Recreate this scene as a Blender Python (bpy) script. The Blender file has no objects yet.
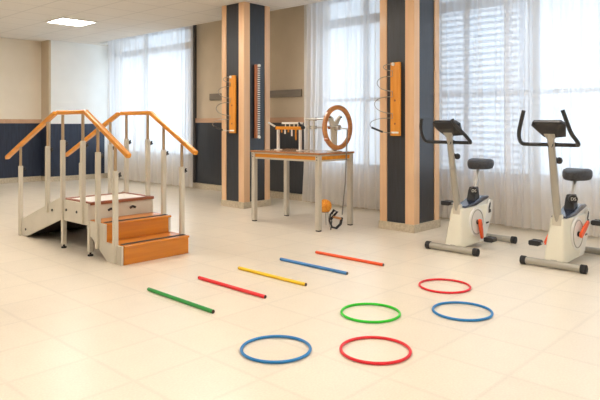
import bpy, bmesh, math, random
from mathutils import Vector, Matrix
random.seed(7)
S = bpy.context.scene
C = S.collection
PI = math.pi

# ------------------------------------------------------------------ camera
cam_d = bpy.data.cameras.new('camera')
cam = bpy.data.objects.new('camera', cam_d); C.objects.link(cam)
cam_d.sensor_width = 36; cam_d.lens = 36.0          # focal length of 600 px on a 600 px wide frame
cam_d.shift_y = (123.3 - 200) / 600; cam_d.shift_x = -.4 / 600
cam_d.clip_start = 0.05
cam.location = (0, 0, 1.155)
cam.rotation_euler = (PI / 2, 0, math.radians(43.06 - 90))
S.camera = cam

# ------------------------------------------------------------------ world, exposure
W = bpy.data.worlds.new('sky'); S.world = W; W.use_nodes = True
wn = W.node_tree.nodes; bg = wn['Background']
bg.inputs[0].default_value = (0.76, 0.88, 1.0, 1); bg.inputs[1].default_value = 2.3
LAMP = 19.0
S.view_settings.view_transform = 'Standard'; S.view_settings.look = 'None'
S.view_settings.gamma = 1; S.view_settings.use_curve_mapping = False
S.view_settings.exposure = 0.43

# ------------------------------------------------------------------ materials
def mat(name, col, rough=.5, metal=0, coat=0, spec=.5):
    m = bpy.data.materials.new(name); m.use_nodes = True
    b = m.node_tree.nodes['Principled BSDF']
    b.inputs['Base Color'].default_value = (*col, 1); b.inputs['Roughness'].default_value = rough
    b.inputs['Metallic'].default_value = metal; b.inputs['Coat Weight'].default_value = coat
    b.inputs['Coat Roughness'].default_value = .12 if name[:8] != 'charcoal' else .34
    b.inputs['Specular IOR Level'].default_value = spec
    return m
def N(m, t, **kw):
    n = m.node_tree.nodes.new(t)
    for k, v in kw.items(): setattr(n, k, v)
    return n
def L(m, a, b): m.node_tree.links.new(a, b)
def math_(m, op, a, b=None, c=None):
    n = N(m, 'ShaderNodeMath', operation=op)
    for i, v in enumerate((a, b, c)):
        if v is None: continue
        if isinstance(v, (int, float)): n.inputs[i].default_value = v
        else: L(m, v, n.inputs[i])
    return n.outputs[0]
def noisy(m, scale, c1, c2, stretch=(1, 1, 1), detail=4, bump=0, lo=.35, hi=.65):
    b = m.node_tree.nodes['Principled BSDF']
    tc = N(m, 'ShaderNodeTexCoord'); mp = N(m, 'ShaderNodeMapping'); mp.inputs['Scale'].default_value = stretch
    L(m, tc.outputs['Object'], mp.inputs[0])
    nz = N(m, 'ShaderNodeTexNoise'); nz.inputs['Scale'].default_value = scale; nz.inputs['Detail'].default_value = detail
    L(m, mp.outputs[0], nz.inputs['Vector'])
    r = N(m, 'ShaderNodeValToRGB'); r.color_ramp.elements[0].position = lo; r.color_ramp.elements[1].position = hi
    r.color_ramp.elements[0].color = (*c1, 1); r.color_ramp.elements[1].color = (*c2, 1)
    L(m, nz.outputs[0], r.inputs[0]); L(m, r.outputs[0], b.inputs['Base Color'])
    if bump:
        bp = N(m, 'ShaderNodeBump'); bp.inputs['Strength'].default_value = bump; bp.inputs['Distance'].default_value = .002
        L(m, nz.outputs[0], bp.inputs['Height']); L(m, bp.outputs[0], b.inputs['Normal'])
    return m
def wood(name, c1, c2, rough=.32, axis='z', coat=.3, sc=16):
    st = {'z': (1, 1, .07), 'x': (.07, 1, 1), 'y': (1, .07, 1)}[axis]
    return noisy(mat(name, c1, rough, coat=coat), sc, c1, c2, st, 5, .1)

M = {}
M['paint_tan'] = noisy(mat('tan wall paint', (.6, .5, .38), .8), 3, (.60, .50, .365), (.64, .535, .40), bump=.05)
M['paint_tan_lit'] = noisy(mat('cream wall paint', (.7, .63, .5), .8), 3, (.83, .75, .62), (.86, .78, .65), bump=.05)  # tan paint again, with the end wall's brighter light put into its colour
M['paint_white'] = noisy(mat('off white wall paint', (.8, .8, .77), .8), 3, (.88, .88, .85), (.91, .91, .88), bump=.05)
M['laminate'] = noisy(mat('dark navy laminate', (.02, .03, .055), .42), 30, (.016, .024, .048), (.026, .038, .07), (1, 1, .1))
M['laminate_char'] = noisy(mat('charcoal blue laminate', (.03, .033, .04), .35, coat=.45), 40, (.016, .020, .028), (.024, .030, .042), (1, 1, .1))
M['pine_z'] = wood('pale beech upright', (.74, .46, .26), (.80, .53, .32), .38)
M['rail_wood'] = wood('salmon wood rail', (.55, .33, .20), (.63, .39, .25), .4, 'y')
M['stone'] = noisy(mat('cream stone skirting', (.5, .42, .3), .35), 40, (.50, .42, .30), (.64, .56, .43))
M['orange_x'] = wood('varnished orange wood steps', (.50, .145, .004), (.66, .23, .009), .42, 'x', .4)
M['orange_y'] = wood('varnished orange handrail wood', (.60, .21, .008), (.76, .30, .018), .38, 'y', .3, 22)
M['orange_z'] = wood('varnished orange board', (.74, .28, .03), (.86, .38, .06), .3, 'z', .4)
M['brown_y'] = wood('brown varnished tabletop', (.34, .155, .065), (.45, .22, .10), .25, 'y', .5)
M['wheel'] = wood('red brown wheel wood', (.40, .15, .045), (.56, .25, .085), .3, 'x', .4, 30)
M['red_wood'] = wood('red brown ladder wood', (.36, .11, .035), (.46, .16, .055), .35)
M['grey_metal'] = mat('warm grey lacquered steel', (.60, .56, .48), .38, .25)
M['cream_metal'] = mat('cream lacquered steel', (.60, .56, .47), .4, .1)
M['bare_pole'] = mat('satin bronze steel pole', (.50, .38, .25), .28, .7)
M['panel_white'] = noisy(mat('cream melamine panel', (.7, .66, .57), .45), 5, (.57, .535, .45), (.63, .59, .50))
M['trim_red'] = mat('red brown edge strip', (.28, .085, .035), .4)
M['underside'] = mat('dark brown underside board', (.035, .025, .02), .7)  # near black, stands in for the shade under the stairs
M['deck'] = mat('pale step covering', (.72, .66, .6), .4)
M['black'] = mat('black plastic', (.018, .018, .02), .42)
M['black_rub'] = mat('black rubber', (.022, .022, .024), .7)
M['chrome'] = mat('polished steel', (.60, .60, .58), .34, .8)
M['wire'] = mat('steel wire', (.34, .31, .27), .3, .8)
M['white_pl'] = mat('white plastic', (.82, .80, .75), .35)
M['bike_white'] = noisy(mat('bicycle cream plastic', (.8, .78, .66), .35, coat=.2), 2, (.78, .755, .63), (.82, .80, .68))
M['bike_side'] = mat('bicycle white plastic', (.80, .79, .75), .35, coat=.2)
M['bike_grey'] = mat('bicycle warm grey tube', (.40, .38, .33), .38, .35)
M['bike_cover'] = mat('blue black glossy cover', (.018, .026, .055), .15, coat=.6)
M['crank'] = mat('orange red crank plastic', (.85, .10, .015), .35)
M['saddle'] = noisy(mat('dark grey saddle vinyl', (.035, .037, .045), .5), 60, (.035, .037, .045), (.055, .057, .066), bump=.1)
M['frame_dark'] = mat('dark window frame', (.085, .075, .07), .5)
M['frame_pale'] = mat('pale blue grey frame', (.26, .31, .37), .5)
M['shutter'] = mat('white shutter slat', (.80, .83, .87), .5)
M['strip'] = wood('grey brown board', (.19, .155, .12), (.25, .205, .16), .5, 'y')
M['acoustic'] = mat('suspended ceiling tile', (.74, .70, .64), .9)
M['cable'] = mat('grey cord', (.22, .20, .18), .6)
M['tan_leather'] = mat('tan leather', (.5, .24, .09), .5)
M['orange_ball'] = noisy(mat('orange woven ball', (.8, .3, .02), .6), 60, (.75, .22, .01), (.95, .45, .05), bump=1.0)
M['cap_dark'] = mat('dark end cap', (.07, .04, .03), .6)
for n, c in dict(green=(.008, .27, .035), red=(.72, .012, .018), yellow=(.85, .55, .005), blue=(.035, .20, .50), orange=(.82, .085, .012),
                 hoop_blue=(.008, .20, .52), hoop_red=(.72, .008, .02), hoop_green=(.02, .58, .02)).items():
    M[n] = mat(n + ' plastic', c, .35)

# floor: cream terrazzo tiles 0.4 m with soft joints
def floor_mat():
    m = mat('cream terrazzo tiles', (.7, .6, .45), .29, spec=.5)
    b = m.node_tree.nodes['Principled BSDF']
    g = N(m, 'ShaderNodeNewGeometry'); sp = N(m, 'ShaderNodeSeparateXYZ'); L(m, g.outputs['Position'], sp.inputs[0])
    u = math_(m, 'DIVIDE', math_(m, 'SUBTRACT', sp.outputs[0], 1.456), .4)
    v = math_(m, 'DIVIDE', math_(m, 'SUBTRACT', sp.outputs[1], 2.38), .4)
    def edge(w):
        f = math_(m, 'FRACT', w); return math_(m, 'MINIMUM', f, math_(m, 'SUBTRACT', 1.0, f))
    e = math_(m, 'MINIMUM', edge(u), edge(v))
    mr = N(m, 'ShaderNodeMapRange', interpolation_type='SMOOTHSTEP'); L(m, e, mr.inputs[0])
    mr.inputs[1].default_value = .002; mr.inputs[2].default_value = .045; mr.inputs[3].default_value = .925; mr.inputs[4].default_value = 1.0
    cb = N(m, 'ShaderNodeCombineXYZ'); L(m, math_(m, 'FLOOR', u), cb.inputs[0]); L(m, math_(m, 'FLOOR', v), cb.inputs[1])
    wh = N(m, 'ShaderNodeTexWhiteNoise'); L(m, cb.outputs[0], wh.inputs[0])
    var = math_(m, 'MULTIPLY_ADD', wh.outputs[0], .045, .9775)
    nz = N(m, 'ShaderNodeTexNoise'); nz.inputs['Scale'].default_value = 95; nz.inputs['Detail'].default_value = 3; L(m, g.outputs['Position'], nz.inputs['Vector'])
    nz2 = N(m, 'ShaderNodeTexNoise'); nz2.inputs['Scale'].default_value = 7; L(m, g.outputs['Position'], nz2.inputs['Vector'])
    sp1 = math_(m, 'MULTIPLY_ADD', nz.outputs[0], .26, .87); sp2 = math_(m, 'MULTIPLY_ADD', nz2.outputs[0], .08, .96)
    k = math_(m, 'MULTIPLY', math_(m, 'MULTIPLY', mr.outputs[0], var), math_(m, 'MULTIPLY', sp1, sp2))
    vm = N(m, 'ShaderNodeVectorMath', operation='SCALE'); vm.inputs[0].default_value = (.78, .70, .575); L(m, k, vm.inputs['Scale'])
    L(m, vm.outputs[0], b.inputs['Base Color'])
    return m
M['floor'] = floor_mat()
def ceil_mat():
    m = M['acoustic']; b = m.node_tree.nodes['Principled BSDF']
    g = N(m, 'ShaderNodeNewGeometry'); sp = N(m, 'ShaderNodeSeparateXYZ'); L(m, g.outputs['Position'], sp.inputs[0])
    def edge(o, off):
        f = math_(m, 'FRACT', math_(m, 'DIVIDE', math_(m, 'SUBTRACT', o, off), .6)); return math_(m, 'MINIMUM', f, math_(m, 'SUBTRACT', 1.0, f))
    e = math_(m, 'MINIMUM', edge(sp.outputs[0], 4.26), edge(sp.outputs[1], 9.03))
    mr = N(m, 'ShaderNodeMapRange'); L(m, e, mr.inputs[0])
    mr.inputs[1].default_value = .008; mr.inputs[2].default_value = .024; mr.inputs[3].default_value = .82; mr.inputs[4].default_value = 1
    nz = N(m, 'ShaderNodeTexNoise'); nz.inputs['Scale'].default_value = 40; L(m, g.outputs['Position'], nz.inputs['Vector'])
    k = math_(m, 'MULTIPLY', mr.outputs[0], math_(m, 'MULTIPLY_ADD', nz.outputs[0], .08, .96))
    vm = N(m, 'ShaderNodeVectorMath', operation='SCALE'); vm.inputs[0].default_value = (.80, .76, .70); L(m, k, vm.inputs['Scale'])
    L(m, vm.outputs[0], b.inputs['Base Color'])
ceil_mat()
def curtain_mat():
    m = bpy.data.materials.new('sheer white voile'); m.use_nodes = True; nt = m.node_tree
    nt.nodes.remove(nt.nodes['Principled BSDF']); out = nt.nodes['Material Output']
    tr = N(m, 'ShaderNodeBsdfTranslucent'); tr.inputs[0].default_value = (.84, .86, .90, 1)
    df = N(m, 'ShaderNodeBsdfDiffuse'); df.inputs[0].default_value = (.93, .85, .75, 1)
    tp = N(m, 'ShaderNodeBsdfTransparent'); tp.inputs[0].default_value = (.97, .98, 1, 1)
    a = N(m, 'ShaderNodeMixShader'); a.inputs[0].default_value = .45; L(m, tr.outputs[0], a.inputs[1]); L(m, df.outputs[0], a.inputs[2])
    lw = N(m, 'ShaderNodeLayerWeight'); lw.inputs[0].default_value = .45
    mr = N(m, 'ShaderNodeMapRange'); L(m, lw.outputs['Facing'], mr.inputs[0]); mr.inputs[3].default_value = .82; mr.inputs[4].default_value = .97
    b = N(m, 'ShaderNodeMixShader'); L(m, mr.outputs[0], b.inputs[0]); L(m, tp.outputs[0], b.inputs[1]); L(m, a.outputs[0], b.inputs[2])
    L(m, b.outputs[0], out.inputs[0]); return m
M['curtain'] = curtain_mat()
def glass_mat():
    m = bpy.data.materials.new('thin window glass'); m.use_nodes = True; nt = m.node_tree
    nt.nodes.remove(nt.nodes['Principled BSDF']); out = nt.nodes['Material Output']
    tp = N(m, 'ShaderNodeBsdfTransparent'); tp.inputs[0].default_value = (.93, .96, .98, 1)
    gl = N(m, 'ShaderNodeBsdfGlossy'); gl.inputs['Roughness'].default_value = .02
    a = N(m, 'ShaderNodeMixShader'); a.inputs[0].default_value = .06; L(m, tp.outputs[0], a.inputs[1]); L(m, gl.outputs[0], a.inputs[2])
    L(m, a.outputs[0], out.inputs[0]); return m
M['glass'] = glass_mat()
def emis(name, col, st):
    m = mat(name, (.9, .9, .9)); b = m.node_tree.nodes['Principled BSDF']
    b.inputs['Emission Color'].default_value = (*col, 1); b.inputs['Emission Strength'].default_value = st; return m
M['lamp'] = emis('lit lamp diffuser', (1.0, .94, .87), LAMP)

# ------------------------------------------------------------------ mesh helpers (world coordinates in, local to the parent out)
class MB:
    def __init__(s): s.b = bmesh.new()
    def box(s, x0, x1, y0, y1, z0, z1):
        v = [s.b.verts.new((x, y, z)) for z in (z0, z1) for x, y in ((x0, y0), (x1, y0), (x1, y1), (x0, y1))]
        for f in ((3, 2, 1, 0), (4, 5, 6, 7), (0, 1, 5, 4), (1, 2, 6, 5), (2, 3, 7, 6), (3, 0, 4, 7)): s.b.faces.new([v[i] for i in f])
        return s
    def beam(s, a, b, w, h, up=(0, 0, 1)):
        a, b = Vector(a), Vector(b); d = (b - a).normalized(); r = d.cross(Vector(up)).normalized(); u = r.cross(d)
        q = [s.b.verts.new(p + r * (i * w / 2) + u * (j * h / 2)) for p in (a, b) for i, j in ((-1, -1), (1, -1), (1, 1), (-1, 1))]
        for f in ((3, 2, 1, 0), (4, 5, 6, 7), (0, 1, 5, 4), (1, 2, 6, 5), (2, 3, 7, 6), (3, 0, 4, 7)): s.b.faces.new([q[i] for i in f])
        return s
    def tube(s, pts, r, n=12, closed=False, flat=1.0, caps=True):
        pts = [Vector(p) for p in pts]; k = len(pts); rr = r if isinstance(r, (list, tuple)) else [r] * k
        rings = []; pn = None
        for i, p in enumerate(pts):
            if closed: d = pts[(i + 1) % k] - pts[i - 1]
            else: d = pts[min(i + 1, k - 1)] - pts[max(i - 1, 0)]
            d.normalize()
            if pn is None: pn = d.orthogonal() if abs(d.z) > .9 else Vector((0, 0, 1))
            a = (pn - d * pn.dot(d)).normalized(); pn = a; c = d.cross(a)
            rings.append([s.b.verts.new(p + (a * math.cos(t) * flat + c * math.sin(t)) * rr[i]) for t in (2 * PI * j / n for j in range(n))])
        for i in range(k if closed else k - 1):
            A, B = rings[i], rings[(i + 1) % k]
            for j in range(n): s.b.faces.new((A[j], A[(j + 1) % n], B[(j + 1) % n], B[j]))
        if not closed and caps: s.b.faces.new(list(reversed(rings[0]))); s.b.faces.new(rings[-1])
        return s
    def cyl(s, a, b, r, n=20, r2=None): return s.tube([a, b], [r, r if r2 is None else r2], n)
    def prism(s, pts, ax, t0, t1):          # polygon in the plane across axis ax, extruded from t0 to t1
        def P(p, t): return {'x': (t, p[0], p[1]), 'y': (p[0], t, p[1]), 'z': (p[0], p[1], t)}[ax]
        A = [s.b.verts.new(P(p, t0)) for p in pts]; B = [s.b.verts.new(P(p, t1)) for p in pts]; n = len(pts)
        s.b.faces.new(A); s.b.faces.new(list(reversed(B)))
        for i in range(n): s.b.faces.new((A[i], B[i], B[(i + 1) % n], A[(i + 1) % n]))
        return s
    def loft(s, rings):
        R = [[s.b.verts.new(p) for p in r] for r in rings]; n = len(R[0])
        for i in range(len(R) - 1):
            for j in range(n): s.b.faces.new((R[i][j], R[i][(j + 1) % n], R[i + 1][(j + 1) % n], R[i + 1][j]))
        s.b.faces.new(list(reversed(R[0]))); s.b.faces.new(R[-1]); return s
    def ball(s, c, r, sc=(1, 1, 1)):
        bmesh.ops.create_uvsphere(s.b, u_segments=24, v_segments=14, radius=1, matrix=Matrix.Translation(c) @ Matrix.Diagonal((r * sc[0], r * sc[1], r * sc[2], 1))); return s
    def build(s, name, m, parent=None, bevel=0, smooth=True, sub=0):
        off = Vector((0, 0, 0)); p = parent
        while p is not None: off += p.location; p = p.parent
        bmesh.ops.recalc_face_normals(s.b, faces=s.b.faces)
        bmesh.ops.translate(s.b, verts=s.b.verts, vec=-off)
        me = bpy.data.meshes.new(name); s.b.to_mesh(me); s.b.free(); me.materials.append(M[m] if isinstance(m, str) else m)
        if smooth:
            for f in me.polygons: f.use_smooth = True
            try: me.set_sharp_from_angle(angle=math.radians(35))
            except Exception: pass
        o = bpy.data.objects.new(name, me); C.objects.link(o); o.parent = parent
        if bevel:
            b = o.modifiers.new('bevel', 'BEVEL'); b.width = bevel; b.segments = 2; b.limit_method = 'ANGLE'; b.angle_limit = math.radians(40)
        if sub:
            b = o.modifiers.new('sub', 'SUBSURF'); b.levels = sub; b.render_levels = sub
        return o
def tag(o, label=None, cat=None, group=None, kind=None):
    if label: o['label'] = label
    if cat: o['category'] = cat
    if group: o['group'] = group
    if kind: o['kind'] = kind
    return o
def thing(name, label, cat, loc, group=None):
    o = bpy.data.objects.new(name, None); C.objects.link(o); o.location = loc; o.empty_display_size = .1
    return tag(o, label, cat, group)
def struct(name, mb, m, parent=None, bevel=0):
    o = mb.build(name, m, parent, bevel, smooth=False)
    if parent is None: o['kind'] = 'structure'
    return o
def box(*a): return MB().box(*a)

# ------------------------------------------------------------------ room shell
XW, YF, CZ = 6.56, 11.70, 2.80
X0, Y0 = -3.0, -3.0
struct('floor', box(X0, XW + .3, Y0, 12.7, -.1, 0), 'floor')
struct('ceiling', box(X0, 6.13, Y0, 12.7, CZ, 3.06), 'acoustic')
struct('trim_1', box(6.13, XW + .3, Y0, 12.7, 3.0, 3.06), 'paint_white')          # bottom of the curtain recess
# window wall with openings
openings = [(8.76, 11.66), (4.60, 5.79), (-2.4, 3.92)]
SILL, HEAD = .52, 2.94
w = MB(); ys = [12.7]
for a, b in openings: ys += [b, a]
ys.append(Y0)
for i in range(0, len(ys), 2): w.box(XW, XW + .3, ys[i + 1], ys[i], 0, 3.0)
for a, b in openings: w.box(XW, XW + .3, a, b, 0, SILL).box(XW, XW + .3, a, b, HEAD, 3.0)
wr = struct('wall_right', w, 'paint_tan')
struct('wainscot', box(XW - .015, XW, 5.82, 8.70, .1, 1.165), 'laminate_char', wr)
struct('wood_rail', box(XW - .03, XW, 5.82, 8.70, 1.165, 1.245), 'rail_wood', wr, .004)
struct('baseboard_right', box(XW - .03, XW, Y0, 11.70, 0, .095), 'stone')
struct('trim_2', box(XW - .05, XW, 5.96, 6.01, .1, 3.0), 'white_pl', None)
struct('trim_3', box(XW - .055, XW, 8.665, 8.775, .1, 3.0), 'frame_dark', None)
struct('trim_4', box(6.13, XW + .3, 11.42, 12.7, CZ, 2.999), 'acoustic')
# end wall: white pier next to window and recessed tan part
wf = struct('wall_far', box(X0, 5.26, 12.05, 12.7, 0, CZ), 'paint_tan_lit')
struct('wainscot', box(X0, 5.26, 12.035, 12.05, .1, 1.155), 'laminate', wf)
struct('wood_rail', box(X0, 5.26, 12.02, 12.05, 1.155, 1.235), 'rail_wood', wf, .004)
struct('baseboard_far', box(X0, 5.245, 12.02, 12.05, 0, .1), 'stone')
wp = struct('wall_far_pier', box(5.30, XW, YF, 12.7, 0, 3.0), 'paint_white'); wp['kind'] = 'structure'
struct('wainscot', box(5.29, XW - .12, YF - .015, YF, .1, 1.145), 'laminate', wp)
ret = struct('wall_far_return', box(5.26, 5.30, YF + .01, 12.7, 0, CZ), 'paint_tan'); ret['kind'] = 'structure'
struct('wainscot', box(5.245, 5.26, YF + .01, 12.02, .1, 1.155), 'laminate', ret)
struct('baseboard_pier', box(5.245, XW - .03, YF - .03, YF, 0, .1), 'stone')
# walls behind the camera
wl = struct('wall_left', box(X0 - .2, X0, Y0, 12.7, 0, CZ), 'paint_tan')
wk = struct('wall_near', box(X0, XW + .3, Y0 - .2, Y0, 0, CZ), 'paint_tan')

# windows
def window(n, y0, y1, mull, low=None, pale=()):
    x = XW + .03
    fr = MB().box(x, x + .06, y0, y0 + .06, SILL, HEAD).box(x, x + .06, y1 - .06, y1, SILL, HEAD)
    fr.box(x, x + .06, y0, y1, SILL, SILL + .07).box(x, x + .06, y0, y1, HEAD - .06, HEAD)
    fr.box(x - .03, x + .08, y0, y1, 2.52, 2.63)
    for m_ in mull: fr.box(x, x + .06, m_ - .03, m_ + .03, SILL, HEAD)
    f = fr.build('window_' + str(n), 'frame_dark', None, smooth=False); f['kind'] = 'structure'
    if low:
        q = MB().box(x + .0, x + .05, y0, y1, low - .025, low + .025)
        for m_ in pale: q.box(x - .02, x + .07, m_ - .055, m_ + .055, SILL, 2.52)
        q.build('glazing_bar', 'frame_pale', f, smooth=False)
    MB().box(x + .025, x + .031, y0 + .05, y1 - .05, SILL + .06, HEAD - .05).build('pane', 'glass', f, smooth=False)
    return f
window(1, *openings[0], [10.38])
window(2, *openings[1], [4.95], 1.48)
window(3, *openings[2], [3.46, .85, -.9], 1.50, (2.64, 1.75, .0))

# white louvred shutter outside window 3 and a strip of it outside window 1
def translucent_slats():
    m = M['shutter']; nt = m.node_tree; out = nt.nodes['Material Output']; b = nt.nodes['Principled BSDF']
    tr = N(m, 'ShaderNodeBsdfTranslucent'); tr.inputs[0].default_value = (.84, .88, .93, 1)
    mx = N(m, 'ShaderNodeMixShader'); mx.inputs[0].default_value = .72; L(m, b.outputs[0], mx.inputs[1]); L(m, tr.outputs[0], mx.inputs[2]); L(m, mx.outputs[0], out.inputs[0])
translucent_slats()
def shutter(y0, y1, z0, z1, label, pitch=.075):
    t = thing('louvred_shutter', label, 'shutter', (XW + .42, (y0 + y1) / 2, z0))
    q = MB(); z = z0 + .04
    while z < z1 - .03: q.beam((XW + .42, y0, z), (XW + .42, y1, z), .045, .010, up=(.55, 0, 1)); q.box(XW + .405, XW + .41, y0, y1, z - .017, z + .019); z += pitch
    q.build('slat', 'shutter', t, smooth=False)
    MB().box(XW + .39, XW + .45, y0 - .04, y0, z0, z1).box(XW + .39, XW + .45, y1, y1 + .04, z0, z1).box(XW + .39, XW + .45, y0, y1, z0 - .03, z0).box(XW + .39, XW + .45, y0, y1, z1 - .03, z1).build('frame', 'shutter', t, smooth=False)
    for y in (y0 - .02, y1 + .02):
        for z in (z0 + .2, z1 - .2): MB().box(XW + .29, XW + .40, y - .015, y + .015, z, z + .03).build('bracket', 'shutter', t, smooth=False)
    return t
shutter(2.94, 4.18, .40, 2.56, 'white louvred shutter outside the window, seen through the curtain beside the dark pillar')

# curtains
def curtain(y0, y1, label, x=6.37, z0=.035, z1=2.99, wl=.085, amp=.019, flare=0.0, seed=1):
    rnd = random.Random(seed); n = int(abs(y1 - y0) / .0125); nz = 14
    ph = 0; prof = []
    a = amp; wv = wl
    for i in range(n + 1):
        if i % 9 == 0: a = amp * rnd.uniform(.35, 1.35); wv = wl * rnd.uniform(.7, 1.6)
        ph += 2 * PI * .0125 / wv
        prof.append((y0 + (y1 - y0) * i / n, math.sin(ph) * a, rnd.uniform(-.5, .5), ph))
    b = bmesh.new(); rows = []
    for j in range(nz + 1):
        t = j / nz; row = []
        for i, (y, dx, r, p) in enumerate(prof):
            k = .75 + .45 * (1 - t)
            fl_ = flare * (1 - t) ** 2 * (i / n)
            row.append(b.verts.new((x + dx * k + .012 * math.sin(p * .37 + t * 3), y + fl_ + .01 * math.sin(t * 4 + p * .2), z0 + (z1 - z0) * t)))
        rows.append(row)
    for j in range(nz):
        for i in range(n): b.faces.new((rows[j][i], rows[j][i + 1], rows[j + 1][i + 1], rows[j + 1][i]))
    q = MB(); q.b.free(); q.b = b
    o = q.build('sheer_curtain', 'curtain'); tag(o, label, 'curtain')
    return o
curtain(8.54, 11.40, 'white sheer curtain over the far window behind the training stairs', seed=3)
curtain(4.25, 5.80, 'white sheer curtain behind the wooden wheel and work table', seed=5, flare=.10)
curtain(2.80, 4.0, 'white sheer curtain behind the exercise bike beside the dark pillar', seed=8)
curtain(-2.4, 2.86, 'long white sheer curtain behind the exercise bike with the dangling strap', x=6.33, seed=11)

# ------------------------------------------------------------------ pillars
def pillar(x0, x1, y0, y1):
    o = MB().box(x0, x1, y0, y1, 0, CZ).build('pillar', 'laminate_char', None, smooth=False); o['kind'] = 'structure'
    pw, t = .075, .014
    for (xa, xb, ya, yb) in ((x0 - t, x0 + .004, y0 - t, y0 + pw + .02), (x0 - t, x0 + .004, y1 - pw, y1 + t), (x1 - .004, x1 + t, y0 - t, y0 + pw), (x1 - .004, x1 + t, y1 - pw, y1 + t),
                             (x0 + .0045, x0 + pw + .02, y0 - t, y0 + .004), (x1 - pw, x1 - .0045, y0 - t, y0 + .004), (x0 + .0045, x0 + pw, y1 - .004, y1 + t), (x1 - pw, x1 - .0045, y1 - .004, y1 + t)):
        MB().box(xa, xb, ya, yb, .08, CZ - .001).build('wood_trim', 'pine_z', o, .002, smooth=False)
    MB().box(x0 - .024, x1 + .024, y0 - .024, y1 + .024, 0, .085).build('plinth', 'stone', o, .003, smooth=False)
    return o
pillar(5.41, 5.87, 6.10, 6.54)
pillar(5.44, 5.93, 3.45, 3.86)

# ------------------------------------------------------------------ ceiling lights
def ceiling_light(x, y, label):
    t = thing('ceiling_light', label, 'ceiling light', (x, y, CZ))
    z = CZ - .016
    MB().box(x - .3, x + .3, y - .3, y - .275, z, CZ).box(x - .3, x + .3, y + .275, y + .3, z, CZ).box(x - .3, x - .275, y - .275, y + .275, z, CZ).box(x + .275, x + .3, y - .275, y + .275, z, CZ).build('frame', 'white_pl', t, smooth=False)
    MB().box(x - .274, x + .274, y - .274, y + .274, z + .006, CZ - .002).build('diffuser', 'lamp', t, smooth=False)
    for k in (-.09, .09): MB().box(x + k - .004, x + k + .004, y - .274, y + .274, z, z + .0055).build('louvre', 'white_pl', t, smooth=False)
    return t
for ix, x in enumerate((4.56, 2.76, .96, -.84)):  # the first is seen, the others are added unseen to light the room
    for iy, y in enumerate((9.33, 5.73, 2.13, -1.47)):
        vis = ix == 0 and iy == 0
        o = ceiling_light(x, y, 'square lit ceiling light above the ramp and training stairs' if vis else 'square ceiling light added out of view to help light the room')
        if not vis: o['group'] = 'added ceiling lights out of view'

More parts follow.
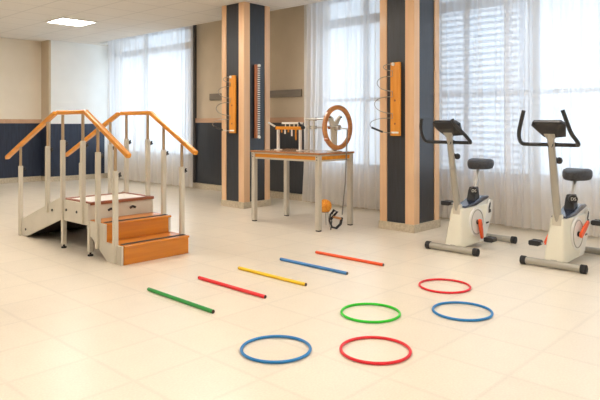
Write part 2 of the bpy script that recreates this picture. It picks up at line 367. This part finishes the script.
# ------------------------------------------------------------------ training stairs with ramp
def stairs():
    xa, xb = 2.58, 3.22
    t = thing('training_stairs', 'wooden exercise stairs with cream side panels, ramp and two orange handrails', 'training stairs', (2.9, 5.4, 0))
    B = lambda name, m, q, bv=.003, p=t: q.build(name, m, p, bv, smooth=False)
    # wooden steps
    r = B('riser', 'orange_x', box(xa, xb, 4.37, 4.39, .0, .142)); r2 = B('riser', 'orange_x', box(xa, xb, 4.645, 4.665, .13, .292))
    B('tread', 'orange_x', box(xa, xb, 4.355, 4.66, .142, .160)); B('tread', 'orange_x', box(xa, xb, 4.63, 4.93, .292, .310))
    B('nosing_strip', 'black_rub', box(xa + .01, xb - .01, 4.40, 4.445, .160, .1635), 0)
    B('nosing_strip', 'black_rub', box(xa + .01, xb - .01, 4.675, 4.72, .310, .3135), 0)
    # platform
    B('platform_front', 'panel_white', box(xa, xb, 4.93, 4.95, .26, .44))
    B('platform_deck', 'deck', box(xa, xb, 4.93, 5.43, .44, .455))
    for q in (box(xa, xb, 4.92, 4.96, .4551, .462), box(xa, xb, 5.39, 5.43, .4551, .462), box(xa, xa + .03, 4.96, 5.39, .4551, .462), box(xb - .03, xb, 4.96, 5.39, .4551, .462),
              box(xa, xb, 4.915, 4.9295, .437, .462), box(xa - .006, xa - .0005, 4.93, 5.43, .445, .462)):
        B('edge_strip', 'trim_red', q, .001)
    B('platform_back', 'panel_white', box(xa, xb, 5.41, 5.43, .27, .44))
    for x in (2.78, 3.0): B('grip_hole', 'black', MB().tube([(x - .03, 4.928, .375), (x, 4.928, .388), (x + .03, 4.928, .375)], .011, 10))
    # side panels, stringers, ramp sides, posts, both sides
    for sx, x1 in ((-1, xa), (1, xb)):
        lo, hi = (x1 - .022, x1 - .001) if sx < 0 else (x1 - .024, x1 - .002)
        B('stringer', 'panel_white', MB().prism([(4.375, 0), (4.375, .155), (4.64, .155), (4.64, .305), (4.925, .305), (4.925, .17), (4.87, .17), (4.60, .0)], 'x', lo, hi))
        B('side_panel', 'panel_white', MB().prism([(4.927, .26), (4.927, .45), (5.427, .45), (5.427, .26)], 'x', lo, hi))
        B('ramp_panel', 'panel_white', MB().prism([(6.335, 0), (6.335, .165), (5.43, .475), (5.43, .265), (6.22, 0)], 'x', lo, hi))
        for y in (4.905, 5.405):
            lg = B('support_leg', 'cream_metal', box(x1 - .02 + sx * .01, x1 + .02 + sx * .01, y - .02, y + .02, .035, .30))
            MB().cyl((x1 + sx * .01, y, 0), (x1 + sx * .01, y, .012), .024).cyl((x1 + sx * .01, y, .012), (x1 + sx * .01, y, .036), .009).build('levelling_foot', 'black_rub', lg)
        for (y, z) in ((6.22, .075), (5.62, .33), (5.33, .36), (5.13, .36)):
            B('bolt', 'black', MB().cyl((lo if sx < 0 else hi, y, z), ((lo if sx < 0 else hi) + sx * .006, y, z), .012, 12), 0)
        px = x1 + (-.026 if sx < 0 else -.008)
        for (y, zb, zs, zt) in ((6.34, 0, .716, .93), (5.71, .30, .935, 1.175), (5.395, .27, 1.0, 1.24), (5.01, .27, 1.0, 1.24), (4.745, .09, .91, 1.125), (4.46, .02, .765, .97)):
            p = MB().cyl((px, y, zs - .1), (px, y, zt), .0135, 14).build('post', 'bare_pole', t)
            box(px - .019, px + .019, y - .019, y + .019, zb, zs).build('sleeve', 'cream_metal', p, .004, smooth=False)
            k = MB().cyl((px - .019 * 0 + .018, y, zs - .035), (px + .034, y, zs - .035), .007, 10)
            kx = px + .04
            for a in range(4):
                an = a * PI / 2 + .4
                k.cyl((kx, y, zs - .035), (kx, y + .021 * math.cos(an), zs - .035 + .021 * math.sin(an)), .007, 8)
            k.ball((kx, y, zs - .035), .011); k.build('star_knob', 'black', p)
        def rail(pts):
            q = MB()
            up = []; dn = []
            for i, p_ in enumerate(pts):
                a_ = Vector(pts[max(i - 1, 0)]); c_ = Vector(pts[min(i + 1, len(pts) - 1)]); d_ = (c_ - a_).normalized(); n_ = Vector((0, -d_.z, d_.y))
                if n_.z < 0: n_ = -n_
                up.append((p_[1] + n_.y * .020, p_[2] + n_.z * .020)); dn.append((p_[1] - n_.y * .020, p_[2] - n_.z * .020))
            q.prism(up + dn[::-1], 'x', px - .022, px + .022)
            return q.build('handrail', 'orange_y', t, .010, smooth=False)
        rail([(px, 6.70, .785), (px, 5.545, 1.253)])
        rail([(px, 5.49, 1.255), (px, 4.96, 1.255), (px, 4.25, .892)])
    # ramp deck
    MB().prism([(6.33, .0), (6.33, .02), (5.43, .462), (5.43, .44)], 'x', xa, xb).build('ramp_deck', 'deck', t, .002, smooth=False)
    MB().prism([(6.22, .012), (5.44, .39), (5.44, .43), (6.30, .012)], 'x', xa + .001, xb - .025).build('shade_board', 'underside', t, smooth=False)  # dark sheet added to deepen the shade under the ramp
    box(xa + .001, xb - .025, 4.951, 5.409, .40, .439).build('shade_board', 'underside', t, smooth=False)  # likewise under the platform, the shade is in its colour
    for y in (5.6, 6.0): box(xa, xb - .025, y - .02, y + .02, .33 - (y - 5.6) * .5, .36 - (y - 5.6) * .5).build('crossbar', 'grey_metal', t, smooth=False)
    return t
stairs()

# ------------------------------------------------------------------ work table
TZ = .838
def table():
    x0, x1, y0, y1 = 4.79, 5.385, 4.21, 5.27
    t = thing('work_table', 'therapy table with brown wooden top, orange apron band and square grey legs', 'table', (5.08, 4.715, 0))
    box(x0 - .01, x1 + .01, y0 - .01, y1 + .01, TZ - .022, TZ).build('tabletop', 'brown_y', t, .004, smooth=False)
    def ring(a, z0, z1, name, m, w=.02):
        box(x0 + a, x1 - a, y0 + a, y0 + a + w, z0, z1).box(x0 + a, x1 - a, y1 - a - w, y1 - a, z0, z1).box(x0 + a, x0 + a + w, y0 + a + w, y1 - a - w, z0, z1).box(x1 - a - w, x1 - a, y0 + a + w, y1 - a - w, z0, z1).build(name, m, t, smooth=False)
    ring(.008, TZ - .038, TZ - .0225, 'upper_frame', 'grey_metal')
    ring(.014, TZ - .078, TZ - .0385, 'apron', M['orange_y'])
    ring(.008, TZ - .098, TZ - .0785, 'lower_frame', 'grey_metal')
    for x, sx in ((x0, 1), (x1, -1)):
        for y, sy in ((y0, 1), (y1, -1)):
            a, b = sorted((x, x + sx * .052)); c, d = sorted((y, y + sy * .052))
            lg = box(a, b, c, d, .012, TZ - .023).build('leg', 'grey_metal', t, .004, smooth=False)
            box(a + .004, b - .004, c + .004, d - .004, 0, .0125).build('rubber_foot', 'black_rub', lg, smooth=False)
            for zz in (TZ - .045, TZ - .075):
                xo = a if sx > 0 else b
                MB().cyl((xo, (c + d) / 2, zz), (xo - sx * .005, (c + d) / 2, zz), .006, 10).build('bolt', 'black', lg)
    return t
table()

# finger exerciser on the table
def finger_exerciser():
    x = 5.06
    t = thing('finger_exerciser', 'hand exerciser with orange bar and hanging pegs standing on the work table', 'exercise device', (x, 4.9, TZ))
    for y in (5.09, 4.73):
        p = box(x - .014, x + .014, y - .014, y + .014, TZ + .008, 1.08).build('post', 'white_pl', t, .003, smooth=False)
        box(x - .035, x + .035, y - .035, y + .035, TZ, TZ + .009).build('base_plate', 'white_pl', p, .002, smooth=False)
    box(x - .02, x + .02, 4.70, 5.12, 1.08, 1.118).build('orange_bar', 'orange_y', t, .004, smooth=False)
    for i, (y, l) in enumerate(((5.02, .035), (4.965, .05), (4.91, .03), (4.855, .075), (4.79, .12))):
        MB().cyl((x - .012, y, 1.08 - l), (x - .012, y, 1.082), .010, 10).build('peg', 'white_pl' if i % 2 else 'orange_y', t)
    for y in (4.97, 4.9, 4.83, 4.77): MB().cyl((x, y, 1.117), (x, y, 1.147), .006, 8).build('pin', 'white_pl', t)
    box(x - .014, x + .014, 4.70, 5.02, 1.145, 1.168).build('top_rail', 'white_pl', t, .003, smooth=False)
    for y in (5.135, 4.69): MB().ball((x, y, 1.105), .026, (1, 1, .9)).build('end_joint', 'black', t)
    MB().beam((x - .01, 5.13, 1.115), (x - .06, 5.20, 1.165), .03, .02).build('lever', 'white_pl', t, .004)
    MB().beam((x, 4.70, 1.10), (x - .03, 4.73, 1.165), .02, .02).build('clamp', 'black', t, .004)
    return t
finger_exerciser()

def torus(c, R, r, axis, name, m, parent=None, nn=64, n=14, flat=1.0):
    pts = []
    for i in range(nn):
        a = 2 * PI * i / nn; u, v = R * math.cos(a), R * math.sin(a)
        pts.append({'y': (c[0] + u, c[1], c[2] + v), 'z': (c[0] + u, c[1] + v, c[2]), 'x': (c[0], c[1] + u, c[2] + v)}[axis])
    return MB().tube(pts, r, n, closed=True, flat=flat).build(name, m, parent)

# shoulder wheel on the table
def wheel():
    cx, cy, cz = 5.155, 4.25, 1.108
    t = thing('shoulder_wheel', 'large brown wooden exercise wheel with steel crank mounted on the work table', 'exercise wheel', (cx, cy + .1, TZ))
    # rim of rectangular section
    b = MB(); R0, R1, h = .198, .250, .016; nn = 72; rings = []
    for i in range(nn):
        a = 2 * PI * i / nn; c_, s_ = math.cos(a), math.sin(a)
        rings.append([b.b.verts.new((cx + r * c_, cy + y, cz + r * s_)) for r, y in ((R0, -h), (R1, -h), (R1, h), (R0, h))])
    for i in range(nn):
        A, B_ = rings[i], rings[(i + 1) % nn]
        for j in range(4): b.b.faces.new((A[j], A[(j + 1) % 4], B_[(j + 1) % 4], B_[j]))
    rim = b.build('wheel_rim', 'wheel', t, .006)
    MB().cyl((cx - .225, cy - .01, cz - .13), (cx - .225, cy - .06, cz - .13), .018).build('hand_knob', 'red_wood', rim)
    # spokes and hub
    hub = MB().cyl((cx, cy - .03, cz), (cx, cy + .07, cz), .03).build('hub', 'chrome', t)
    MB().cyl((cx, cy + .01, cz), (cx + .205, cy + .01, cz - .02), .006).cyl((cx, cy + .01, cz), (cx - .205, cy + .01, cz + .02), .006).build('spoke', 'chrome', t)
    # pedestal of two cream plates spreading at the top
    yb = cy + .05
    MB().prism([(cx - .035, TZ), (cx + .035, TZ), (cx + .045, cz + .02), (cx + .12, cz + .12), (cx + .09, cz + .135), (cx, cz + .06), (cx - .09, cz + .135), (cx - .12, cz + .12), (cx - .06, cz + .02)], 'y', yb - .012, yb + .012).build('bracket', 'cream_metal', t, .003, smooth=False)
    box(cx - .07, cx + .07, yb - .06, yb + .06, TZ, TZ + .012).build('base_plate', 'cream_metal', t, .002, smooth=False)
    for a in (-1, 1): MB().ball((cx + a * .1, yb - .02, cz + .115), .010).build('bolt', 'black', t)
    MB().tube([(cx - .02, yb, cz + .06), (cx - .02, yb, cz + .1), (cx - .05, yb + .02, cz + .125), (cx - .08, yb + .10, cz + .125)], .009).build('bent_arm', 'chrome', t)
    # long rods to the second stand
    for dx, dz in ((-.03, .0), (-.06, .095)):
        MB().cyl((cx - .02 + dx, cy + .09, cz + dz), (cx - .02 + dx, 4.66, cz + dz), .009).build('rod', 'chrome', t)
    for y in (4.635, 4.56):
        p = MB().cyl((cx - .05, y, TZ), (cx - .05, y, cz + .11), .010).build('stand', 'cream_metal', t)
        box(cx - .075, cx - .02, y - .02, y + .02, cz - .02, cz + .02).build('clamp', 'cream_metal', p, .003, smooth=False)
        box(cx - .085, cx - .035, y - .02, y + .02, cz + .075, cz + .11).build('clamp', 'cream_metal', p, .003, smooth=False)
    MB().ball((cx - .06, 4.52, cz + .095), .018).build('black_clamp', 'black', t)
    MB().ball((cx - .10, cy + .04, cz), .018).build('wooden_knob', 'red_wood', t)
    # crank bar the cord hangs from
    MB().cyl((cx, cy - .03, cz - .012), (cx + .085, cy - .07, cz - .012), .008).build('crank_bar', 'chrome', t)
    return t
wheel()

# cord with strap, ball under the table end
t = thing('pull_cord', 'thin grey cord hanging from the wheel crank with black foot strap at its end', 'cord', (5.15, 4.17, 0))
MB().tube([(5.236, 4.178, 1.085), (5.22, 4.178, .80), (5.19, 4.17, .5), (5.15, 4.17, .25), (5.135, 4.17, .15)], .0075, 8).build('cord', 'cable', t)
def strap(pts, name='strap', w=.028):
    q = MB()
    for a, b in zip(pts[:-1], pts[1:]): q.beam(a, b, .007, w, up=(1, .3, 0) if abs(Vector(b).x - Vector(a).x) < .2 else (0, 0, 1))
    return q
MB().tube([(4.995, 4.22, .165), (4.955, 4.2, .10), (4.985, 4.19, .03), (5.045, 4.18, .012), (5.105, 4.17, .05), (5.130, 4.17, .12)], .011, 8, flat=1.6).build('strap', 'black', t)
MB().tube([(4.975, 4.2, .11), (5.015, 4.19, .15), (5.065, 4.18, .19), (5.015, 4.19, .21), (4.985, 4.2, .17)], .010, 8, flat=1.6).build('strap', 'black', t)
MB().beam((4.995, 4.18, .14), (5.105, 4.17, .11), .035, .025).build('leather_pad', 'tan_leather', t, .006)
MB().cyl((4.975, 4.2, 0), (4.995, 4.2, .10), .007, 8).build('hook', 'black', t)
t = thing('woven_ball', 'small orange woven ball on a wire stand behind the front table leg', 'ball', (5.11, 4.40, 0))
MB().ball((5.11, 4.40, .225), .078).build('ball', 'orange_ball', t)
torus((5.11, 4.40, .16), .045, .004, 'z', 'stand_ring', 'wire', t, 32, 8)
for a in range(3):
    an = a * 2 * PI / 3 + .5
    MB().cyl((5.11 + .045 * math.cos(an), 4.40 + .045 * math.sin(an), .16), (5.11 + .07 * math.cos(an), 4.40 + .07 * math.sin(an), .0), .0035, 8).build('stand_leg', 'wire', t)

# ------------------------------------------------------------------ things on the pillars and wall
def wire_spiral(xf, yc, label):
    t = thing('spiral_wire_trainer', label, 'exercise board', (xf, yc, 1.02))
    box(xf - .03, xf, yc - .06, yc + .06, 1.02, 1.81).build('board', 'orange_z', t, .004, smooth=False)
    for z in (1.15, 1.40): MB().cyl((xf - .032, yc, z), (xf - .030, yc, z), .012, 12).build('screw', 'red_wood', t)
    pts = [(xf - .028, yc, 1.79)]
    for z0, z1, b_ in ((1.79, 1.72, .10), (1.66, 1.50, .17), (1.44, 1.26, .20), (1.21, 1.05, .25)):
        for k in range(17):
            a = PI * k / 16
            pts.append((xf - .034 - .66 * b_ * math.sin(a), yc + .03 + .70 * b_ * math.sin(a) ** .8, (z0 + z1) / 2 + (z0 - z1) / 2 * math.cos(a) + .05 * b_ * math.sin(a)))
    MB().tube(pts, .0045, 6).build('wire', 'wire', t)
    e = pts[-4]
    MB().cyl(pts[-7], pts[-3], .011, 12).build('bead', 'black', t)
    MB().cyl((xf - .045, yc + .02, 1.79), (xf - .03, yc + .02, 1.79), .018).build('end_cap', 'white_pl', t)
    box(xf - .033, xf - .0305, yc - .045, yc + .045, 1.045, 1.065).build('maker_plate', 'white_pl', t, smooth=False)
    return t
wire_spiral(5.396, 6.30, 'orange board with looping wire on the pillar behind the work table')
wire_spiral(5.426, 3.655, 'orange board with looping wire on the pillar beside the exercise bikes')

t = thing('finger_ladder', 'narrow red brown finger ladder with pale rungs on the pillar behind the work table', 'finger ladder', (5.615, 6.085, .95))
box(5.585, 5.628, 6.06, 6.085, .95, 1.96).build('board', 'red_wood', t, .003, smooth=False)
first = box(5.624, 5.662, 6.05, 6.075, .985, .998).build('rung', 'white_pl', t, smooth=False)
for k in range(1, 33):
    c = first.copy(); C.objects.link(c); c.parent = t; c.location.z = first.location.z + k * .0295
for z in (.962, 1.948): MB().cyl((5.64, 6.06, z), (5.64, 6.035, z), .02, 16).build('white_cap', 'white_pl', t)

s = box(XW - .035, XW - .001, 6.09, 8.26, 1.555, 1.665).build('wall_board', 'strip', None, .003, smooth=False)
tag(s, 'long narrow grey brown board fixed along the tan wall behind the pillar', 'wall board')

# ------------------------------------------------------------------ exercise bikes
def bike(yc, seat, crank, label, strapdown, tip):
    X = 5.16
    t = thing('exercise_bike', label, 'exercise bike', (X, yc, 0))
    # stabilisers
    for nm, x, hw, r in (('front_stabilizer', 4.85, .257, .029), ('rear_stabilizer', 5.61, .265, .029)):
        f = MB().cyl((x, yc - hw + .04, .035), (x, yc + hw - .04, .035), r, 20).build(nm, 'bike_grey', t)
        for s_ in (-1, 1): MB().cyl((x, yc + s_ * (hw - .045), .035), (x, yc + s_ * hw, .035), .0345, 20).build('end_cap', 'black_rub', f, .004)
    MB().beam((5.30, yc, .10), (5.60, yc, .045), .05, .04).build('frame_tube', 'bike_grey', t, .006)
    MB().beam((4.86, yc, .05), (5.30, yc, .05), .05, .03).build('frame_tube', 'bike_grey', t, .006)
    # shroud: main body, section narrow at the front
    def sec(z, xf, xr, wf, wr):
        return [(xf, yc - wf, z), (xf + .03, yc - wf - .012, z), (xr - .03, yc - wr, z), (xr, yc - wr + .02, z), (xr, yc + wr - .02, z), (xr - .03, yc + wr, z), (xf + .03, yc + wf + .012, z), (xf, yc + wf, z)]
    MB().loft([sec(.045, 4.87, 5.31, .075, .075), sec(.09, 4.88, 5.33, .075, .078), sec(.2, 4.905, 5.40, .066, .080), sec(.32, 4.93, 5.45, .055, .078), sec(.385, 4.945, 5.47, .05, .07)]).build('body_shroud', 'bike_white', t, .008)
    # raised rear top of the shroud (white tail)
    MB().prism([(5.20, .37), (5.46, .37), (5.50, .42), (5.485, .455), (5.40, .45), (5.22, .40)], 'y', yc - .055, yc + .055).build('shroud_tail', 'bike_side', t, .012)
    # dark glossy top cover
    MB().prism([(4.985, .386), (5.20, .388), (5.46, .44), (5.45, .462), (5.32, .468), (5.18, .425), (5.0, .402)], 'y', yc - .066, yc + .066).build('top_cover', 'bike_cover', t, .010)
    hz, hx = .245, 5.165
    for s_ in (-1, 1):
        y = yc + s_ * .082
        d = MB().cyl((hx, y - s_ * .012, hz), (hx, y + s_ * .008, hz), .135, 40).build('side_disc', 'bike_side', t, .003)
        torus((hx, y + s_ * .008, hz), .112, .005, 'y', 'disc_groove', 'bike_grey', d, 48, 8)
        MB().cyl((hx, y + s_ * .008, hz), (hx, y + s_ * .04, hz), .022, 20).build('hub', 'black', d)
        # white triangular side fin
        MB().prism([(5.33, .05), (5.47, .26), (5.50, .42), (5.44, .42), (5.30, .2), (5.22, .05)], 'y', yc + s_ * .062, yc + s_ * .084).build('side_fin', 'bike_side', t, .004)
        ex, ez = -s_ * crank[0], -s_ * crank[1]
        yk = y + s_ * .035; n = math.hypot(ex, ez)
        px_, pz_ = -ez / n, ex / n
        q = [(hx + ex * a + px_ * w_, hz + ez * a + pz_ * w_) for a, w_ in ((-.2, 0), (-.12, .022), (.45, .024), (.95, .016), (1.06, 0), (.95, -.016), (.45, -.024), (-.12, -.022))]
        ca = MB().prism(q, 'y', yk - .011, yk + .011).build('crank', 'crank', t, .005)
        cx_, cz_ = hx + ex, hz + ez
        MB().cyl((cx_, yk, cz_), (cx_, yk + s_ * .04, cz_), .008, 10).build('pedal_axle', 'chrome', ca)
        ya, yb = sorted((yk + s_ * .03, yk + s_ * .125))
        pd = box(cx_ - .042, cx_ + .042, ya, yb, cz_ - .017, cz_ + .017).build('pedal', 'black', t, .006)
        for xx in (cx_ - .045, cx_ + .035): box(xx, xx + .01, ya + .01, yb - .01, cz_ - .02, cz_ + .02).build('tread', 'black_rub', pd, smooth=False)
        if strapdown and s_ < 0:
            MB().tube([(cx_ - .01, ya + .01, cz_ - .01), (cx_ + .0, ya - .0, cz_ - .09), (cx_ + .01, ya + .01, cz_ - .18), (cx_ + .05, ya + .03, cz_ - .235), (cx_ + .10, ya + .05, cz_ - .245)], .012, 8, flat=.5).build('pedal_strap', 'black', t)
    # decals on the shroud
    MB().prism([(5.405, .30), (5.455, .305), (5.45, .335), (5.425, .335), (5.44, .36), (5.45, .39), (5.435, .405), (5.42, .385), (5.405, .35)], 'y', yc - .0865, yc - .0842).build('decal', 'black', t, smooth=False)
    box(5.35, 5.405, yc - .0865, yc - .0842, .205, .22).build('decal', 'bike_cover', t, smooth=False)
    # column, handlebar, console
    col = MB().tube([(4.965, yc, .33), (4.955, yc, .42), (4.905, yc, .60), (4.868, yc, .78), (4.835, yc, .93), (4.812, yc, 1.03), (4.80, yc, 1.075)], [.030, .030, .030, .029, .028, .027, .027], 16).build('column', 'bike_grey', t)
    MB().prism([(4.93, .33), (4.99, .33), (4.985, .42), (4.935, .42)], 'y', yc - .036, yc + .036).build('collar', 'cream_metal', col, .006)
    bar = [(4.60 + tip[0], .148, 1.225 + tip[1]), (4.62 + tip[0] * .8, .170, 1.16 + tip[1] * .8), (4.67, .200, 1.08), (4.74, .222, 1.02), (4.785, .220, .99), (4.82, .195, .985), (4.84, .11, .985)]
    pts = [(a, yc + b, c) for a, b, c in bar] + [(4.84, yc, .985)] + [(a, yc - b, c) for a, b, c in reversed(bar)]
    # smooth by Chaikin
    for _ in range(2):
        q = [pts[0]]
        for a, b in zip(pts[:-1], pts[1:]):
            a, b = Vector(a), Vector(b); q += [a * .75 + b * .25, a * .25 + b * .75]
        pts = q + [pts[-1]]
    MB().tube(pts, .0155, 12).build('handlebar', 'black', t)
    MB().cyl((4.80, yc, .985), (4.88, yc, .985), .022).build('bar_clamp', 'black', t)
    MB().cyl((4.855, yc - .02, .875), (4.885, yc - .035, .86), .014, 16).ball((4.888, yc - .037, .858), .027).build('tension_knob', 'black', t)
    # console: thick wedge facing the rider, tilted back
    cc = Vector((4.80, yc, 1.108)); dn = Vector((.55, 0, .83)).normalized(); du = Vector((-.83, 0, .55)).normalized(); dy = Vector((0, 1, 0))
    def P(u, v, w_): return tuple(cc + du * u + dy * v + dn * w_)
    back = [P(u, v, -.045) for u, v in ((-.05, -.05), (-.05, .05), (.03, .075), (.055, .06), (.055, -.06), (.03, -.075))]
    mid = [P(u, v, .0) for u, v in ((-.11, -.09), (-.11, .09), (.055, .135), (.10, .11), (.10, -.11), (.055, -.135))]
    frt = [P(u, v, .028) for u, v in ((-.105, -.085), (-.105, .085), (.05, .13), (.095, .105), (.095, -.105), (.05, -.13))]
    co = MB().loft([back, mid, frt]).build('console', 'black', t, .005)
    MB().prism([(-.03, -.055), (.05, -.055), (.05, .055), (-.03, .055)], 'z', 0, .003).build('screen', 'bike_cover', co, smooth=False)
    sc_ = co.children[0]; sc_.parent = None
    mt = Matrix((tuple(du) + (0,), (0, 1, 0, 0), tuple(dn) + (0,), (0, 0, 0, 1))).transposed()
    me = sc_.data; me.transform(Matrix.Translation(Vector((X, yc, 0)))) # undo parent offset
    me.transform(mt); me.transform(Matrix.Translation(cc + dn * .029 - Vector((X, yc, 0)))); sc_.parent = co
    MB().loft([[(4.77, yc - .045, 1.075), (4.83, yc - .045, 1.06), (4.83, yc + .045, 1.06), (4.77, yc + .045, 1.075)], [(4.795, yc - .028, 1.03), (4.83, yc - .028, 1.03), (4.83, yc + .028, 1.03), (4.795, yc + .028, 1.03)]]).build('console_mount', 'bike_grey', t, .004)
    # seat bracket, post, saddle
    MB().loft([[(5.20, yc - .045, .40), (5.31, yc - .045, .43), (5.31, yc + .045, .43), (5.20, yc + .045, .40)], [(5.225, yc - .035, .52), (5.31, yc - .035, .52), (5.31, yc + .035, .52), (5.225, yc + .035, .52)], [(5.24, yc - .03, .555), (5.31, yc - .03, .555), (5.31, yc + .03, .555), (5.24, yc + .03, .555)]]).build('seat_bracket', 'black', t, .006)
    kn = MB().cyl((5.235, yc - .020, .525), (5.185, yc - .046, .525), .035, 24).build('adjusting_knob', 'black', t, .004)
    torus((0, 0, 0), .027, .003, 'z', 'knob_mark', 'white_pl', None, 32, 6)
    km = bpy.data.objects[[o.name for o in C.objects if o.name.startswith('knob_mark') and o.parent is None][0]]
    cu = bpy.data.curves.new('lettering', 'FONT'); cu.body = 'DS'; cu.size = .036; cu.extrude = .001; cu.align_x = 'CENTER'; cu.align_y = 'CENTER'
    cu.materials.append(M['white_pl']); tmp = bpy.data.objects.new('tmp', cu); C.objects.link(tmp); bpy.context.view_layer.update(); me_ = bpy.data.meshes.new_from_object(tmp.evaluated_get(bpy.context.evaluated_depsgraph_get())); bpy.data.objects.remove(tmp); tx = bpy.data.objects.new('lettering', me_); C.objects.link(tx); tx.parent = kn
    ang = math.atan2(-.026, -.050)          # direction the knob faces
    tx.location = Vector((5.1835, yc - .0468, .525)) - Vector((X, yc, 0)); tx.rotation_euler = (PI / 2, 0, ang + PI / 2)
    bpy.data.objects.remove(km)
    MB().cyl((5.285, yc, .50), (5.375, yc, seat - .03), .0165, 16).build('seat_post', 'chrome', t)
    rings = []
    for z, k in ((-.052, .80), (-.045, .92), (-.02, 1.0), (.015, 1.0), (.035, .93), (.045, .75)):
        r_ = []
        for i in range(28):
            a = 2 * PI * i / 28; u = math.cos(a); v = math.sin(a)
            wdt = .105 + .03 * u
            r_.append((5.385 + .152 * u * k, yc + wdt * 1.08 * v * k, seat + z + .008 * max(0, u) + (-.012 * (1 - v * v) * (z > .03))))
        rings.append(r_)
    sd = MB().loft(rings).build('saddle', 'saddle', t, 0, True)
    return t
bike(2.68, .77, (.045, -.155), 'white exercise bike beside the dark pillar, lower orange crank pointing down', False, (-.01, -.035))
bike(1.79, .72, (.165, .085), 'white exercise bike with near pedal raised, black strap dangling from it', True, (.045, .03))

# ------------------------------------------------------------------ sticks and hoops on the floor
sticks = [('green', (2.307, 3.591), (2.298, 2.869), 'green plastic stick lying nearest the stairs in the row of five'),
          ('red', (2.734, 3.585), (2.728, 2.864), 'deep red plastic stick lying on the floor between green and yellow sticks'),
          ('yellow', (3.133, 3.594), (3.132, 2.872), 'yellow plastic stick lying in the middle of the row on the floor'),
          ('blue', (3.578, 3.574), (3.582, 2.858), 'blue plastic stick lying on the floor between yellow and orange sticks'),
          ('orange', (3.986, 3.536), (3.996, 2.817), 'orange red plastic stick on the floor, the one closest to the work table')]
for c, a, b, lab in sticks:
    t = thing('exercise_stick', lab, 'stick', ((a[0] + b[0]) / 2, (a[1] + b[1]) / 2, 0), 'coloured sticks in a row on the floor')
    r = .0125; a = Vector((*a, r)); b = Vector((*b, r)); d = (b - a).normalized()
    MB().cyl(a + d * .004, b - d * .004, r, 16).build('rod', c, t)
    for p, q in ((a, a + d * .0045), (b, b - d * .0045)): MB().cyl(p, q, r * .86, 16).build('end_cap', 'cap_dark', t)
hoops = [('hoop_blue', (2.146, 2.176), 'blue plastic hoop on the floor nearest the camera, beside a red hoop'),
         ('hoop_green', (2.946, 2.172), 'bright green plastic hoop lying flat on the floor'),
         ('hoop_red', (2.479, 1.797), 'red plastic hoop on the floor beside the green hoop and the nearest blue hoop'),
         ('hoop_red', (3.788, 2.147), 'red plastic hoop lying on the floor in front of the exercise bikes'),
         ('hoop_blue', (3.353, 1.780), 'blue plastic hoop on the floor beside the red hoop before the exercise bikes')]
for c, p, lab in hoops:
    o = torus((0, 0, .009), .175, .0076, 'z', 'plastic_hoop', c, None, 96, 14)
    o.location = (p[0], p[1], 0); tag(o, lab, 'hoop', 'plastic hoops on the floor')
